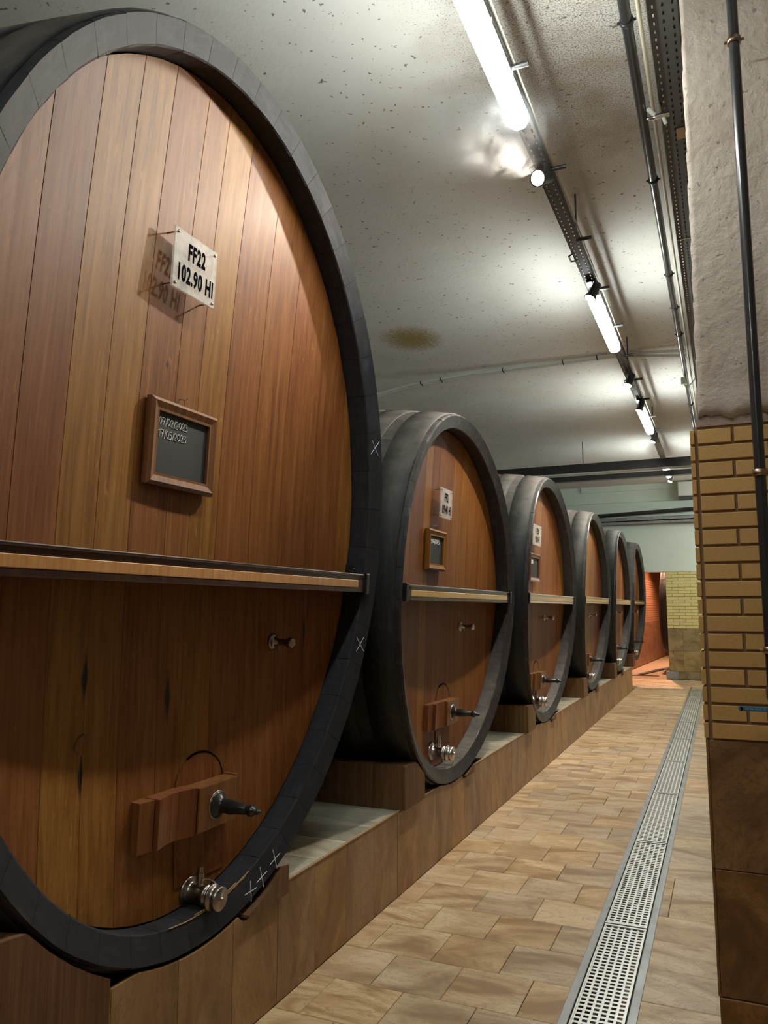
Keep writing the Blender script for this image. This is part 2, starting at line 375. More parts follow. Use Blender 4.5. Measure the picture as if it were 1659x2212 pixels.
# ================================================================== SETTING
# ---- floor: base slab with a trench for the drain, tiles laid in half bond
PX = -1.65                                     # face of the plinth
def dshift(y): return -.0042 * (y - 4.0)       # the drain runs very slightly across the tile grid
fl = MB()
fl.box(-5.2, -.60, -6, 30, -.10, -.016); fl.box(-.44, 3.6, -6, 30, -.10, -.016); fl.box(-.60, -.44, 16.2, 30, -.10, -.016); fl.box(-.60, -.44, -6, 2.3, -.10, -.016)
floor = tag(fl.build('floor', 'grout'), kind='structure')
ROW = .3036; Y00 = 3.033
def tile_spans(a, b, k):
    off = -1.238 if k % 2 == 0 else -1.088
    xs = [a]; i = math.floor((a - off) / .30)
    while True:
        x = off + .30 * i; i += 1
        if x <= a + .03: continue
        if x >= b - .03: break
        xs.append(x)
    return list(zip(xs, xs[1:] + [b]))
far = MB(); cache = {}
for k in range(-14, 50):
    y0 = Y00 + ROW * (k - 1); y1 = y0 + ROW
    if y1 > 17.95: y1 = 17.95
    if y1 - y0 < .05: continue
    ym = (y0 + y1) / 2
    xr = -.392 + dshift(ym)
    right = [(xr, -.333), (-.333, -.02)] if 4.1 < y0 < 4.6 else [(xr, -.02)]
    if y1 < 16.1: spans = tile_spans(PX, -.630 + dshift(ym), k) + right + tile_spans(-.02, 1.2, k)
    else: spans = tile_spans(PX, 1.2, k)
    if y0 > 15.5: spans = tile_spans(-4.4, PX, k) + spans
    for x0, x1 in spans:
        g = .0012
        if 1.9 < y0 < 9.3 and x0 < .25:
            w, h = round(x1 - x0, 3), round(y1 - y0, 3)
            if (w, h) not in cache: cache[(w, h)] = MB().bev(-w / 2 + g, w / 2 - g, -h / 2 + g, h / 2 - g, -.016, 0, .0022).mesh('tile')
            o = meshobj('tile', cache[(w, h)], 'floor', floor, ((x0 + x1) / 2, ym, random.uniform(-.0007, .0007)))
        else: far.bev(x0 + g, x1 - g, y0 + g, y1 - g, -.016, random.uniform(-.0007, .0007), .0022)
tag(far.build('tile', 'floor', floor), kind='stuff')

# ---- drain: steel frame in the floor, removable slotted grates
dr = empty('drain_channel', (-.508, 4.0, 0), (0, 0, .0042)); tag(dr, 'long stainless steel floor drain frame running beside the pillar', 'drain')
y_a, y_b = -1.62, 12.35
for sx_ in (-1, 1):
    x0, x1 = sorted((sx_ * .100, sx_ * .134))
    m = MB(); ys = [y_a, .35, 3.0, 5.4, 8.0, y_b]
    for i in range(5): m.bev(x0, x1, ys[i] + .002, ys[i + 1] - .002, -.05, .002, .0015)
    m.build('frame_strip', 'frame_steel', dr)
m = MB(); m.box(-.099, -.094, y_a, y_b, -.14, -.012); m.box(.094, .099, y_a, y_b, -.14, -.012); m.box(-.099, .099, y_a, y_b, -.145, -.14); m.box(-.134, .134, y_b, y_b + .03, -.05, .002)
m.build('trough', 'blackplastic', dr)
gm = perforated(-.088, .088, 0, 1.44, .0, .004, 6, 44, .66, .56)
gm.box(-.094, .094, -.006, .010, -.012, .0045); gm.box(-.094, .094, 1.430, 1.446, -.012, .0045); gm.box(-.094, -.088, 0, 1.44, -.012, .003); gm.box(.088, .094, 0, 1.44, -.012, .003)
gme = gm.mesh('grate_panel'); rod = MB()
rod.box(-.096, .096, -.008, .007, -.010, .0065); rme = rod.mesh('end_bar')
ordn = ['in the immediate foreground, cut by the bottom edge', 'second from the camera, bright open slots', 'third from the camera, half its slots in shade', 'fourth from the camera, glossy with a reflected lamp', 'fifth from the camera', 'sixth from the camera',
        'seventh from the camera', 'eighth from the camera', 'last but one before the far end of the drain', 'last at the far end of the drain']
Yd = [-1.0 + 4.056 - 1.47 + 0.0]
ys = [4.056 + 1.463 * i for i in range(-1, 9)] + [4.056 - 2.926]; ordn.append('nearest of all, below the bottom edge of the photo')
for i, y in enumerate(ys):
    r = empty('drain_grate', (-.508 + dshift(y), y, 0), (0, 0, .0042))
    if y - 4 + 1.46 > y_b: r.scale = (1, (y_b + 4 - y) / 1.452, 1)
    tag(r, 'slotted steel drain grate, ' + ordn[i], 'grate', 'steel grates along the floor drain')
    meshobj('grate_panel', gme, 'grate', r); meshobj('end_bar', rme, 'grate', r)

# ---- casks: geometry numbers first, the plinth is cut around them
TILT = .047
LEN = 2.35
CASKS = [dict(y=2.266, z=1.935, a=1.215, b=1.550, bar=-.317, sag=.115), dict(y=4.921, z=1.585, a=1.181, b=1.181, bar=.002), dict(y=7.757, z=1.60, a=1.186, b=1.186, bar=-.01),
         dict(y=10.679, z=1.607, a=1.162, b=1.162, bar=0), dict(y=13.549, z=1.63, a=1.152, b=1.152, bar=-.02), dict(y=16.194, z=1.637, a=1.146, b=1.146, bar=-.02)]
XR = -1.56
DZ = .43
blocks = []
for k, c in enumerate(CASKS):
    blocks.append((c['y'] - .93 * (1.06 if k == 0 else 1), c['y'] - .63, 'L', k)); blocks.append((c['y'] + .19, c['y'] + .36, 'R', k))
blocks[0] = (1.20, 1.79, 'L', 0); blocks[1] = (2.52, 2.80, 'R', 0)
def under(y):
    """highest the plinth face may reach below the nearest cask"""
    z = DZ
    for k, c in enumerate(CASKS):
        dy = (y - c['y']) / (c['a'] + .008)
        if abs(dy) < 1: z = min(z, c['z'] + .005 - (c['b'] + .008) * math.sqrt(1 - dy * dy))
    for (a, b, s_, k) in blocks:
        if a - .004 < y < b + .004: z = min(z, (.385 if s_ == 'R' else .425) - .002 - (.23 if k == 0 and s_ == 'L' else 0))
    return z
pl = MB(); pl.box(PX - .055, PX - .014, -2.0, 15.35, 0, .33); pl.box(-2.45, -2.40, -2, 15.35, 0, DZ - .02); pl.box(-2.45, PX - .014, 15.30, 15.336, 0, DZ - .012)
plinth = tag(pl.build('plinth', 'grout'), kind='structure')
farp = MB()
k = 0; y = 2.455 - .3016 * 14
while y < 15.34:
    y1 = min(y + .3016, 15.35); n = 10; g = .0012
    top = [(y + g + (y1 - y - 2 * g) * i / n) for i in range(n + 1)]; tz = [under(t) for t in top]
    if max(tz) - min(tz) < .001: poly = [(y + g, 0.0), (y1 - g, 0.0), (y1 - g, tz[0] - .003), (y + g, tz[0] - .003)]
    else: poly = [(y + g, 0.0), (y1 - g, 0.0)] + [(t, max(.05, z_ - .003)) for t, z_ in reversed(list(zip(top, tz)))]
    if 1.0 < y < 10.5: MB().prism_x(poly, PX - .014, PX + random.uniform(-.0006, .0006)).build('tile', 'plinth', plinth)
    else: farp.prism_x(poly, PX - .014, PX)
    y = y1
farp.prism_x([(15.336, 0), (15.35, 0), (15.35, DZ), (15.336, DZ)], -2.45, PX)
tag(farp.build('tile', 'plinth', plinth), kind='stuff')
# deck tiles on top of the plinth, between the casks
edges = []
for k in range(len(CASKS)):
    lo = CASKS[k]['y'] + (.36 if k else .54); hi = CASKS[k + 1]['y'] - .38 if k + 1 < len(CASKS) else 15.35
    if hi > lo: edges.append((lo, hi))
edges.append((-1.9, CASKS[0]['y'] - 1.05)); tr = MB()
for lo, hi in edges:
    n = max(1, round((hi - lo) / .302)); w = (hi - lo) / n
    for i in range(n):
        ya, yb = lo + i * w, lo + (i + 1) * w
        zt = min(DZ, under(ya + .001) if i == 0 else DZ, under(yb - .001) if i == n - 1 else DZ)
        MB().bev(-2.40, PX - .0145, ya + .001, yb - .001, zt - .014, zt, .0015).build('tile', 'deck', plinth)
    tr.bev(PX - .008, PX + .004, lo, hi, DZ - .002, DZ + .004, .0015)
tr.build('edge_trim', 'trimstrip', plinth)
bd = MB(); bd.box(-4.4, -2.40, -2, 15.35, 0, .18); bd.box(-2.40, PX - .055, -2, 15.30, .0, .12); bd.build('under_slab', 'blackplastic', plinth)

# ---- ceiling and walls
ce = MB(); ce.box(-4.6, 3.6, -6, 30, 4.25, 4.4)
ceiling = ce.build('ceiling', 'ceiling'); tag(ceiling, kind='structure')
w = MB(); w.box(-4.75, -4.6, -6, 30, 0, 4.4); tag(w.build('wall_left', 'darkwall'), kind='structure')
w = MB(); w.box(3.6, 3.75, -6, 30, 0, 4.4); tag(w.build('wall_right', 'darkwall'), kind='structure')
w = MB(); w.box(-4.75, 3.75, -6.15, -6, 0, 4.4); tag(w.build('wall_front', 'darkwall'), kind='structure')
w = MB(); w.box(-4.6, 3.6, 18.0, 18.35, 2.30, 4.3); w.box(-4.6, -2.6, 18.0, 18.35, 0, 2.30); w.box(-.2, 3.6, 18.0, 18.35, 0, 2.3)
m_ = w.build('wall_back', 'farwall'); tag(m_, kind='structure')
w = MB(); w.box(-4.6, 3.6, 17.955, 18.0, 3.86, 3.875); w.box(-2.9, 3.6, 17.96, 18.0, 4.12, 4.25); w.build('ledge', 'farwall', m_)

# ---- brick pilaster under the back wall
pf = MB(); pf.box(-1.165, .4, 18.02, 18.34, 0, 2.30); pilaster = tag(pf.build('pillar', 'mortar2'), kind='structure')
cache = {}
def face_brick(x0, x1, z0, z1, y, mat, parent, name, th, b=.002):
    w_, h_ = round(x1 - x0, 4), round(z1 - z0, 4); key = (w_, h_, mat, th)
    if key not in cache: cache[key] = MB().bev(-w_ / 2, w_ / 2, -th, 0, -h_ / 2, h_ / 2, b, 'y').mesh(name)
    return meshobj(name, cache[key], mat, parent, ((x0 + x1) / 2, y, (z0 + z1) / 2))
rh = (2.30 - 1.08) / 18
for r in range(18):
    z0 = 1.08 + r * rh + .004; z1 = z0 + rh - .008
    x = -1.165 - (.0 if r % 2 else .125)
    while x < -.15:
        x0, x1 = max(x, -1.165) + .004, x + .25 - .004
        if x1 - x0 > .03: face_brick(x0, x1, z0, z1, 18.02, 'brickyellow', pilaster, 'brick', .012)
        x += .25
for (z0, z1, xs_) in ((.17, .60, [-1.165, -.86, -.43, 0]), (.60, 1.08, [-1.165, -.86, -.43, 0])):
    for i in range(3): face_brick(xs_[i] + .002, xs_[i + 1] - .002, z0 + .002, z1 - .002, 18.02, 'pilaster_tile', pilaster, 'tile', .010)
for i, (a, b) in enumerate([(-.98, -.56), (-.56, -.14)]): face_brick(a + .002, b - .002, .002, .168, 18.02, 'pilaster_tile', pilaster, 'tile', .016)
m = MB(); m.bev(-1.23, -.98, 17.985, 18.2, 0, .17, .004); m.build('corner_guard', 'greyplastic', pilaster)

# ---- room beyond the opening: orange lit corridor wall, brick above tiles
far_w = MB(); A = Vector((-2.33, 18.6, 0)); B = Vector((-1.70, 29.8, 0)); dirn = (B - A).normalized(); nrm = Vector((dirn.y, -dirn.x, 0)); LW = (B - A).length
ow = empty('wall_beyond', A, (0, 0, math.atan2(dirn.y, dirn.x))); tag(ow, kind='structure')
MB().box(0, LW, 0, .15, 1.12, 3.6).build('backing', 'redtile', ow)
bb = MB()
for r in range(18):
    z0 = 1.12 + r * .0667
    x = -.125 * (r % 2)
    while x < LW: bb.bev(max(x, 0) + .004, x + .246, -.010, 0, z0 + .004, z0 + .063, .002, 'y'); x += .25
tag(bb.build('brick', 'redbrick', ow), kind='stuff')
bb = MB(); x = 0
while x < LW: bb.bev(x + .002, x + .428, -.012, .15, .17, 1.118, .002, 'y'); bb.bev(x + .002, x + .428, -.018, .15, 0, .168, .003, 'y'); x += .43
tag(bb.build('tile', 'redtile', ow), kind='stuff')
w = MB(); w.box(-4.6, 3.6, 29.85, 30, 0, 4.4); tag(w.build('wall_end', 'darkwall'), kind='structure')
m = MB(); m.bev(-2.1, -1.45, 18.86, 18.92, -.016, .004, .002); m.add([(-1.95, 19.2, .003), (-1.80, 19.2, .003), (-1.18, 22.4, .003), (-1.33, 22.4, .003)], [(0, 1, 2, 3)])
o = m.build('floor_drain_cover', 'rail'); tag(o, 'dark narrow drain cover crossing the orange lit floor beyond the opening', 'drain')

# ---- near pillar on the right: plaster above, brick band, brown tiles
YP = 3.25
pp = MB(); pp.box(-.083, .62, YP + .012, YP + .62, 0, 2.215); pillar = tag(pp.build('pillar', 'mortar'), kind='structure')
rh = (2.205 - 1.012) / 18
for r in range(18):
    z0 = 1.012 + r * rh; z1 = z0 + rh; g = .0055
    # edge of the tiles that clad the hidden side
    MB().bev(-.096, -.079, YP - .001, YP + .12 if r % 2 else YP + .245, z0 + g, z1 - g, .0015, 'y').build('brick', 'brick', pillar)
    x = -.066 - (.127 if r % 2 else .001)
    first = True
    while x < .6:
        x0, x1 = max(x, -.0665) + (0 if first else g), x + .252 - g
        if x1 - x0 > .02:
            face_brick(x0, min(x1, .6), z0 + g, z1 - g, YP + .012, 'brick', pillar, 'brick', .013, .0018)
        x += .252; first = False
m = MB(); 
for (z0, z1) in ((.105, .545), (.548, 1.010)):
    face_brick(-.082, .36, z0, z1, YP + .012, 'pillar_tile', pillar, 'tile', .010); face_brick(.363, .6, z0, z1, YP + .012, 'pillar_tile', pillar, 'tile', .010)
    MB().box(-.0925, -.0835, YP + .003, YP + .6, z0, z1).build('tile', 'pillar_tile', pillar)
face_brick(-.088, .36, 0, .102, YP + .012, 'pillar_tile', pillar, 'tile', .016)
# rough plaster shaft with a crumbling lower edge
nx, nz = 26, 60; pv = []; pfc = []
for j in range(nz + 1):
    for i in range(nx + 1):
        u = i / nx; v = j / nz
        x = -.060 + .62 * u + (.0045 * math.sin(j * 1.7) + random.uniform(-.003, .003) if i == 0 else 0) + v * .012 * (i == 0)
        zb = 2.245 + .010 * math.sin(i * .9) + .008 * math.sin(i * 2.3) + .012 * u
        z = zb + (4.26 - zb) * v
        pv.append((x, YP - .004 + random.uniform(-.0022, .0022) - (.006 if 0 < j < 3 else 0), z))
for j in range(nz):
    for i in range(nx): a = j * (nx + 1) + i; pfc.append((a, a + 1, a + nx + 2, a + nx + 1))
m = MB(); m.add(pv, pfc, True); o0 = len(m.v)
# back rows
m.v += [(x, YP + .60, z) for (x, y_, z) in pv]
for j in range(nz):
    a = j * (nx + 1); m.f.append((a, a + nx + 1, a + nx + 1 + o0, a + o0)); m.sm.append(True)
    a = a + nx; m.f.append((a, a + o0, a + nx + 1 + o0, a + nx + 1)); m.sm.append(True)
for i in range(nx): m.f.append((i, i + o0, i + 1 + o0, i + 1)); m.sm.append(True)
m.build('plaster', 'pillar_plaster', pillar)
MB().box(-.070, .6, YP + .002, YP + .55, 2.212, 2.252).build('mortar_bed', plaster('pink_mortar', (.42, .30, .26), (.50, .38, .33), strength=.8), pillar)
# further pillars of the same row carry the ceiling out of sight behind the near one
for yy in (-3.2, 9.6):
    m = MB(); m.box(.02, .62, yy, yy + .6, 0, 4.25); tag(m.build('pillar', 'pillar_plaster'), kind='structure')

# ================================================================== CASKS
def gx(s): return .025 - .055 * s * s
def make_cask(c, ns, bounds, mats, loc_only=False):
    a, b = c['a'], c['b']; zc = b
    root = empty('wine_cask', (XR - TILT * b * .9, c['y'], c['z'] - b * .999), (0, TILT, 0))
    def bul(d): return .075 * (1 - (1 - 2 * d / LEN) ** 2)
    def P(t, d, o):
        s = math.sin(t); return (-d + gx(s) * max(0.0, 1 - d / .8), (a + bul(d) + o) * math.cos(t), zc + (b + bul(d) + o) * s)
    prof = [(LEN, -.09), (LEN, 0), (2.0, 0), (1.6, 0), (1.2, 0), (.9, 0), (.6, 0), (.35, 0), (.15, 0), (.010, 0), (.0, -.006), (.014, -.045), (.028, -.086), (.034, -.092), (.10, -.098), (.24, -.10)]
    for i in range(ns):
        t0 = 2 * PI * i / ns + .03; t1 = t0 + 2 * PI / ns; e = .0005; q = 3
        ts = [t0 + e + (t1 - t0 - 2 * e) * j / q for j in range(q + 1)]
        m = MB(); vs_ = [P(t, d, o + (random.uniform(-.0015, .0015) if d < .05 and 0 < q else 0)) for t in ts for d, o in prof]; n = len(prof)
        fs = [(j * n + k, (j + 1) * n + k, (j + 1) * n + k + 1, j * n + k + 1) for j in range(q) for k in range(n - 1)]
        m.add([Vector(v) for v in vs_], fs, False)
        m.add(vs_[8:n], [tuple(range(n - 8))]); m.add(vs_[q * n + 8:q * n + n], [tuple(range(n - 8))[::-1]])
        # smooth only across the belly
        m.build('stave', mats[1], root)
    # hoops
    for (d0, d1) in ((.035, .215), (.29, .45), (.56, .70), (.98, 1.12), (1.40, 1.54), (1.80, 1.95), (2.13, 2.31)):
        n = 96; m = MB(); pr = [(d0, .0005), (d0 + .002, .010), (d1 - .002, .010), (d1, .0005)]
        m.add([P(2 * PI * i / n, d, o) for i in range(n) for d, o in pr], [(i * 4 + k, ((i + 1) % n) * 4 + k, ((i + 1) % n) * 4 + k + 1, i * 4 + k + 1) for i in range(n) for k in range(3)], True)
        # overlapping riveted joint
        t = .35 + d0; js = [P(t + dt, d, o) for dt in (0, .05) for d, o in ((d0 + .004, .0135), (d1 - .004, .0135))]; jb = [P(t + dt, d, .004) for dt in (0, .05) for d in (d0 + .004, d1 - .004)]
        m.add(js + jb, [(0, 1, 3, 2), (0, 4, 5, 1), (2, 3, 7, 6), (0, 2, 6, 4), (1, 5, 7, 3)])
        for dt in (.012, .038):
            for dd in (.3, .7):
                p = Vector(P(t + dt, d0 + (d1 - d0) * dd, .013)); nrm_ = Vector((0, math.cos(t), math.sin(t))); m.lathe([(0, .008), (.003, .007), (.005, .003)], 8, p, nrm_)
        m.build('hoop', 'hoop', root)
    # head
    ai, bi = a - .093, b - .093
    def hx(y, z):
        v = (z - zc); r2 = min(1.0, (y / ai) ** 2 + (v / bi) ** 2); return gx(v / b) - .125 - c.get('sag', .07) * (1 - r2)
    c['hx'] = hx; bs = [-ai] + [x for x in bounds if -ai + .03 < x < ai - .03] + [ai]
    for y0, y1 in zip(bs, bs[1:]):
        cols = [(y0 + .0003, -.016), (y0 + .0003, -.0012), (y0 + .0018, 0), ((y0 + y1) / 2, 0), (y1 - .0018, 0), (y1 - .0003, -.0012), (y1 - .0003, -.016)]
        nr = 24; m = MB(); vs_ = []
        for yy, dx in cols:
            zm = (bi + .004) * math.sqrt(max(.0025, 1 - (yy / (ai + .002)) ** 2))
            for r in range(nr + 1):
                z = zc - zm * math.cos(PI * r / nr) if False else zc + zm * (2 * r / nr - 1); vs_.append((hx(yy, z) + dx, yy, z))
        fs = [(i * (nr + 1) + r, (i + 1) * (nr + 1) + r, (i + 1) * (nr + 1) + r + 1, i * (nr + 1) + r + 1) for i in range(6) for r in range(nr)]
        m.add(vs_, fs, False); m.build('head_board', mats[0], root)
    n = 48; m = MB(); m.add([(-LEN + .04, .96 * a * math.cos(2 * PI * i / n), zc + .96 * b * math.sin(2 * PI * i / n)) for i in range(n)], [tuple(range(n))[::-1]])
    m.add([(-.32, .97 * a * math.cos(2 * PI * i / n), zc + .97 * b * math.sin(2 * PI * i / n)) for i in range(n)], [tuple(range(n))]); m.build('back_head', 'stave', root)
    # horizontal bar across the head, held by a bracket at each end
    zb = zc + c['bar']; yb = (a - .098) * math.sqrt(max(0, 1 - ((zb - zc) / (b - .098)) ** 2)); bm = mats[2]; xf = .010
    if bm == 'lamp_sheen': base, inl = 'lamp_sheen', 'inlay'
    else: base, inl = 'darkwood', 'inlay'
    m = MB(); m.box(-.27, xf - .014, -yb * .97, yb * .97, zb - .041, zb + .037)
    m.bev(-.10, xf, -yb, yb, zb + .013, zb + .041, .004, 'x'); m.bev(-.10, xf, -yb, yb, zb - .041, zb - .019, .004, 'x')
    m.bev(-.10, xf + .006, -yb + .03, yb - .03, zb + .033, zb + .043, .003, 'x')
    m.box(-.10, xf, yb - .075, yb, zb - .041, zb + .041); m.box(-.10, xf, -yb, -yb + .075, zb - .041, zb + .041)
    bar = m.build('cross_bar', base, root)
    m = MB(); m.bev(xf - .014, xf + .0015, -yb + .078, yb - .078, zb - .020, zb + .0135, .002, 'x'); m.build('inlay', inl, bar)
    for s_ in (-1, 1):
        m = MB(); ya, yb_ = sorted((s_ * (yb - .012), s_ * (yb + .022))); m.bev(-.085, .022, ya, yb_, zb - .048, zb + .048, .004, 'x'); ya, yb_ = sorted((s_ * (yb - .03), s_ * (yb + .0)))
        m.bev(-.085, -.045, ya, yb_, zb + .045, zb + .085, .004, 'x'); m.lathe([(0, .007), (.004, .005)], 8, (-.045, s_ * (yb - .015), zb + .065), (1, 0, 0))
        m.build('bar_bracket', 'iron', root)
    return root
def add_fittings(root, c, hu, hv, vu, vv, tu, tv, chain, scale=1.0, metal='chrome'):
    """manhole hatch with clamp block and spindle (hu, hv), racking valve (vu, vv), tasting tap (tu, tv); all relative to the head centre"""
    hx = c['hx']; zc = c['b']; z = zc + hv; k = scale
    # arched hatch door let into the head
    u0, u1 = hu - .155 * k, hu + .115 * k; m = MB(); pts = []
    zb = zc - (c['b'] - .12) * math.sqrt(1 - (max(abs(u0), abs(u1)) / c['a']) ** 2)
    uc, rr = (u0 + u1) / 2, (u1 - u0) / 2
    arch = [(uc + rr * math.cos(PI * i / 12), z + .07 + rr * .8 * math.sin(PI * i / 12)) for i in range(13)]
    nrow = 9; rows = [zb + (z + .07 - zb) * i / nrow for i in range(nrow)]
    vs_ = []; fs = []
    for zz in rows: vs_ += [(hx(u0, zz) + .004, u0, zz), (hx(uc, zz) + .004, uc, zz), (hx(u1, zz) + .004, u1, zz)]
    for i in range(nrow - 1): fs += [(i * 3, i * 3 + 1, i * 3 + 4, i * 3 + 3), (i * 3 + 1, i * 3 + 2, i * 3 + 5, i * 3 + 4)]
    n0 = len(vs_); vs_ += [(hx(y, zz) + .004, y, zz) for y, zz in arch] ; fs.append(tuple([n0 - 3, n0 - 2, n0 - 1] + list(range(n0, n0 + 13))))
    m.add(vs_, fs); m.build('hatch_door', 'oak', root)
    m = MB(); m.tube([(hx(y, zz) + .001, y, zz) for y, zz in arch[:9]], .0045 * k, 6); m.tube([(hx(u1, zz) + .001, u1, zz) for zz in rows], .003, 6); m.build('hatch_gap', 'ink', root)
    # clamp: profile in (y, x) extruded in z
    x0 = hx(hu, z) - .01; h = .080 * k
    def slab(prof, z0, z1, name, mat, par):
        q = MB(); n = len(prof); q.add([(x0 + x, y, z0) for y, x in prof] + [(x0 + x, y, z1) for y, x in prof], [tuple(range(n)), tuple(range(n, 2 * n))[::-1]] + [(i, n + i, n + (i + 1) % n, (i + 1) % n) for i in range(n)]); return q.build(name, mat, par)
    U = lambda t: hu - .375 * k + .52 * k * t
    clamp = slab([(U(0), 0), (U(.0), .045), (U(.12), .052), (U(.12), 0)], z - h, z + h, 'clamp_bar', 'redwood', root)
    slab([(U(.135), 0), (U(.135), .068)] + [(U(.14 + .35 * i / 8), .068 - .018 * math.sin(PI * i / 8)) for i in range(9)] + [(U(.495), .075), (U(.495), 0)], z - h, z + h, 'clamp_block', 'redwood', clamp)
    slab([(U(.52), 0), (U(.52), .078), (U(.965), .078), (U(.965), 0)], z - h * .95, z + h * .95, 'clamp_block', 'redwood', clamp)
    slab([(U(.965), 0), (U(.965), .066), (U(1.0), .066), (U(1.0), 0)], z - h, z + h, 'clamp_bar_end', 'redwood', clamp)
    sp = MB(); sp.lathe([(0, .046 * k), (.006, .046 * k), (.008, .040 * k), (.016, .036 * k), (.022, .026 * k), (.035, .024 * k), (.06, .026 * k), (.085, .021 * k), (.125, .017 * k), (.133, .012 * k), (.140, .021 * k), (.152, .020 * k), (.162, .012 * k), (.170, .010 * k), (.180, .009 * k), (.186, .003)], 20, (x0 + .077, hu, z))
    s_ = sp.build('spindle', 'iron', clamp)
    MB().lathe([(0, .050 * k), (.003, .050 * k), (.004, .046 * k)], 24, (x0 + .077, hu, z)).build('flange', metal, clamp)
    # racking valve
    z = zc + vv; x0 = hx(vu, z) + .001
    m = MB(); m.lathe([(0, .064), (.006, .064), (.010, .058), (.012, .046), (.020, .040), (.075, .039), (.078, .043), (.086, .043), (.090, .046), (.104, .046), (.106, .040), (.120, .040), (.121, .055), (.130, .055), (.131, .045), (.150, .045)], 28, (x0, vu, z))
    m.cyl((x0 + .055, vu, z + .03), (x0 + .055, vu, z + .090), .018, 14); m.cyl((x0 + .055, vu, z + .088), (x0 + .055, vu, z + .115), .013, 14); m.cyl((x0 + .095, vu, z - .03), (x0 + .095, vu, z - .060), .014, 12)
    valve = m.build('racking_valve', metal, root); vsc = .80
    m = MB(); m.lathe([(0, .050), (.018, .050), (.021, .047), (.0215, .010), (.028, .010), (.032, .006)], 28, (x0 + .150, vu, z)); m.build('cap', metal, valve)
    pts = []
    if chain == 'long':
        for i in range(13): t = i / 12; pts.append((x0 + .165 - .06 * t, vu + .052 - .1 * t, z - .01 - .13 * math.sin(PI * t) * 1.0))
    else:
        for i in range(13): t = i / 12; pts.append((x0 + .160 - .13 * t, vu + .03 * math.sin(5 * t), z + .052 - .012 * math.sin(2.5 * PI * t)))
    m = MB()
    for i in range(len(pts) - 1):
        p, q = Vector(pts[i]), Vector(pts[i + 1]); m.tube([p, (p + q) / 2 + Vector((0, .003, .002)), q], .0018, 5)
    m.build('chain', metal, valve)
    if True:
        p0 = Vector((x0, vu, z))
        for o_ in [valve] + list(valve.children):
            for v in o_.data.vertices: v.co = p0 + (v.co - p0) * (.80 if metal == 'dark_chrome' else .86)
    # tasting tap
    z = zc + tv; x0 = hx(tu, z)
    m = MB(); m.lathe([(0, .034), (.005, .034), (.008, .026), (.009, .013), (.075, .013), (.076, .021), (.098, .021), (.100, .017)], 20, (x0, tu, z)); m.cyl((x0 + .03, tu, z - .01), (x0 + .03, tu, z - .034), .005, 8)
    m.build('tasting_tap', metal, root)
def add_plate(root, c, u0, u1, v0, v1, lines, size, stand=.045):
    hx = c['hx']; zc = c['b']; x = hx((u0 + u1) / 2, zc + (v0 + v1) / 2) + stand
    pl_ = MB().bev(x, x + .008, u0, u1, zc + v0, zc + v1, .0015, 'x').build('number_plate', 'acrylic', root)
    for li, ln in enumerate(lines):
        me = text_mesh('lettering', [ln], size, 1.0, .58, .0034); meshobj('lettering', me, 'ink', pl_, (x + .0088, (u0 + u1) / 2 + .002, zc + v0 + (v1 - v0) * (.68 if li == 0 else .28)))
    m = MB()
    for y in (u0 + .016, u1 - .016):
        for z in (zc + v0 + .016, zc + v1 - .016):
            xb = hx(y, z); m.cyl((xb, y, z), (x + .010, y, z), .0028, 8); m.lathe([(0, .0058), (.003, .0055), (.004, .002)], 10, (x + .008, y, z))
    m.build('standoff', 'brass', pl_)
def chalk_strokes(strokes, x, o, s, r=.0011):
    m = MB()
    for st in strokes: m.tube([(x, o[0] + p[0] * s, o[1] + p[1] * s) for p in st], r, 4)
    return m
GL = {'0': [[(.3, 1), (.05, .7), (.05, .3), (.3, 0), (.55, .3), (.55, .7), (.3, 1)]], '1': [[(.05, .75), (.35, 1), (.3, 0)]], '2': [[(.05, .8), (.25, 1), (.5, .85), (.45, .55), (.0, .05), (.55, .0)]],
      '3': [[(.05, .95), (.5, .95), (.25, .6), (.55, .4), (.45, .05), (.0, .05)]], '5': [[(.55, 1), (.15, 1), (.1, .6), (.45, .6), (.55, .3), (.4, .0), (.0, .05)]], '6': [[(.5, 1), (.15, .7), (.05, .2), (.3, 0), (.55, .2), (.4, .5), (.1, .4)]],
      '7': [[(.0, .95), (.55, 1), (.25, .0)], [(.15, .5), (.5, .55)]], '9': [[(.5, .7), (.25, .55), (.1, .8), (.35, 1), (.5, .8), (.45, .0)]], '/': [[(.35, 1.15), (.05, -.15)]]}
def writing(txt, x, o, h, r):
    m = []; px = 0
    for ch in txt:
        wv = .36 if ch == '/' else (.52 if ch == '1' else .66)
        j = random.uniform(-.05, .05)
        for st in GL.get(ch, []): m.append([(px + a_, b_ + j) for a_, b_ in st])
        px += wv
    return chalk_strokes(m, x, o, h, r)
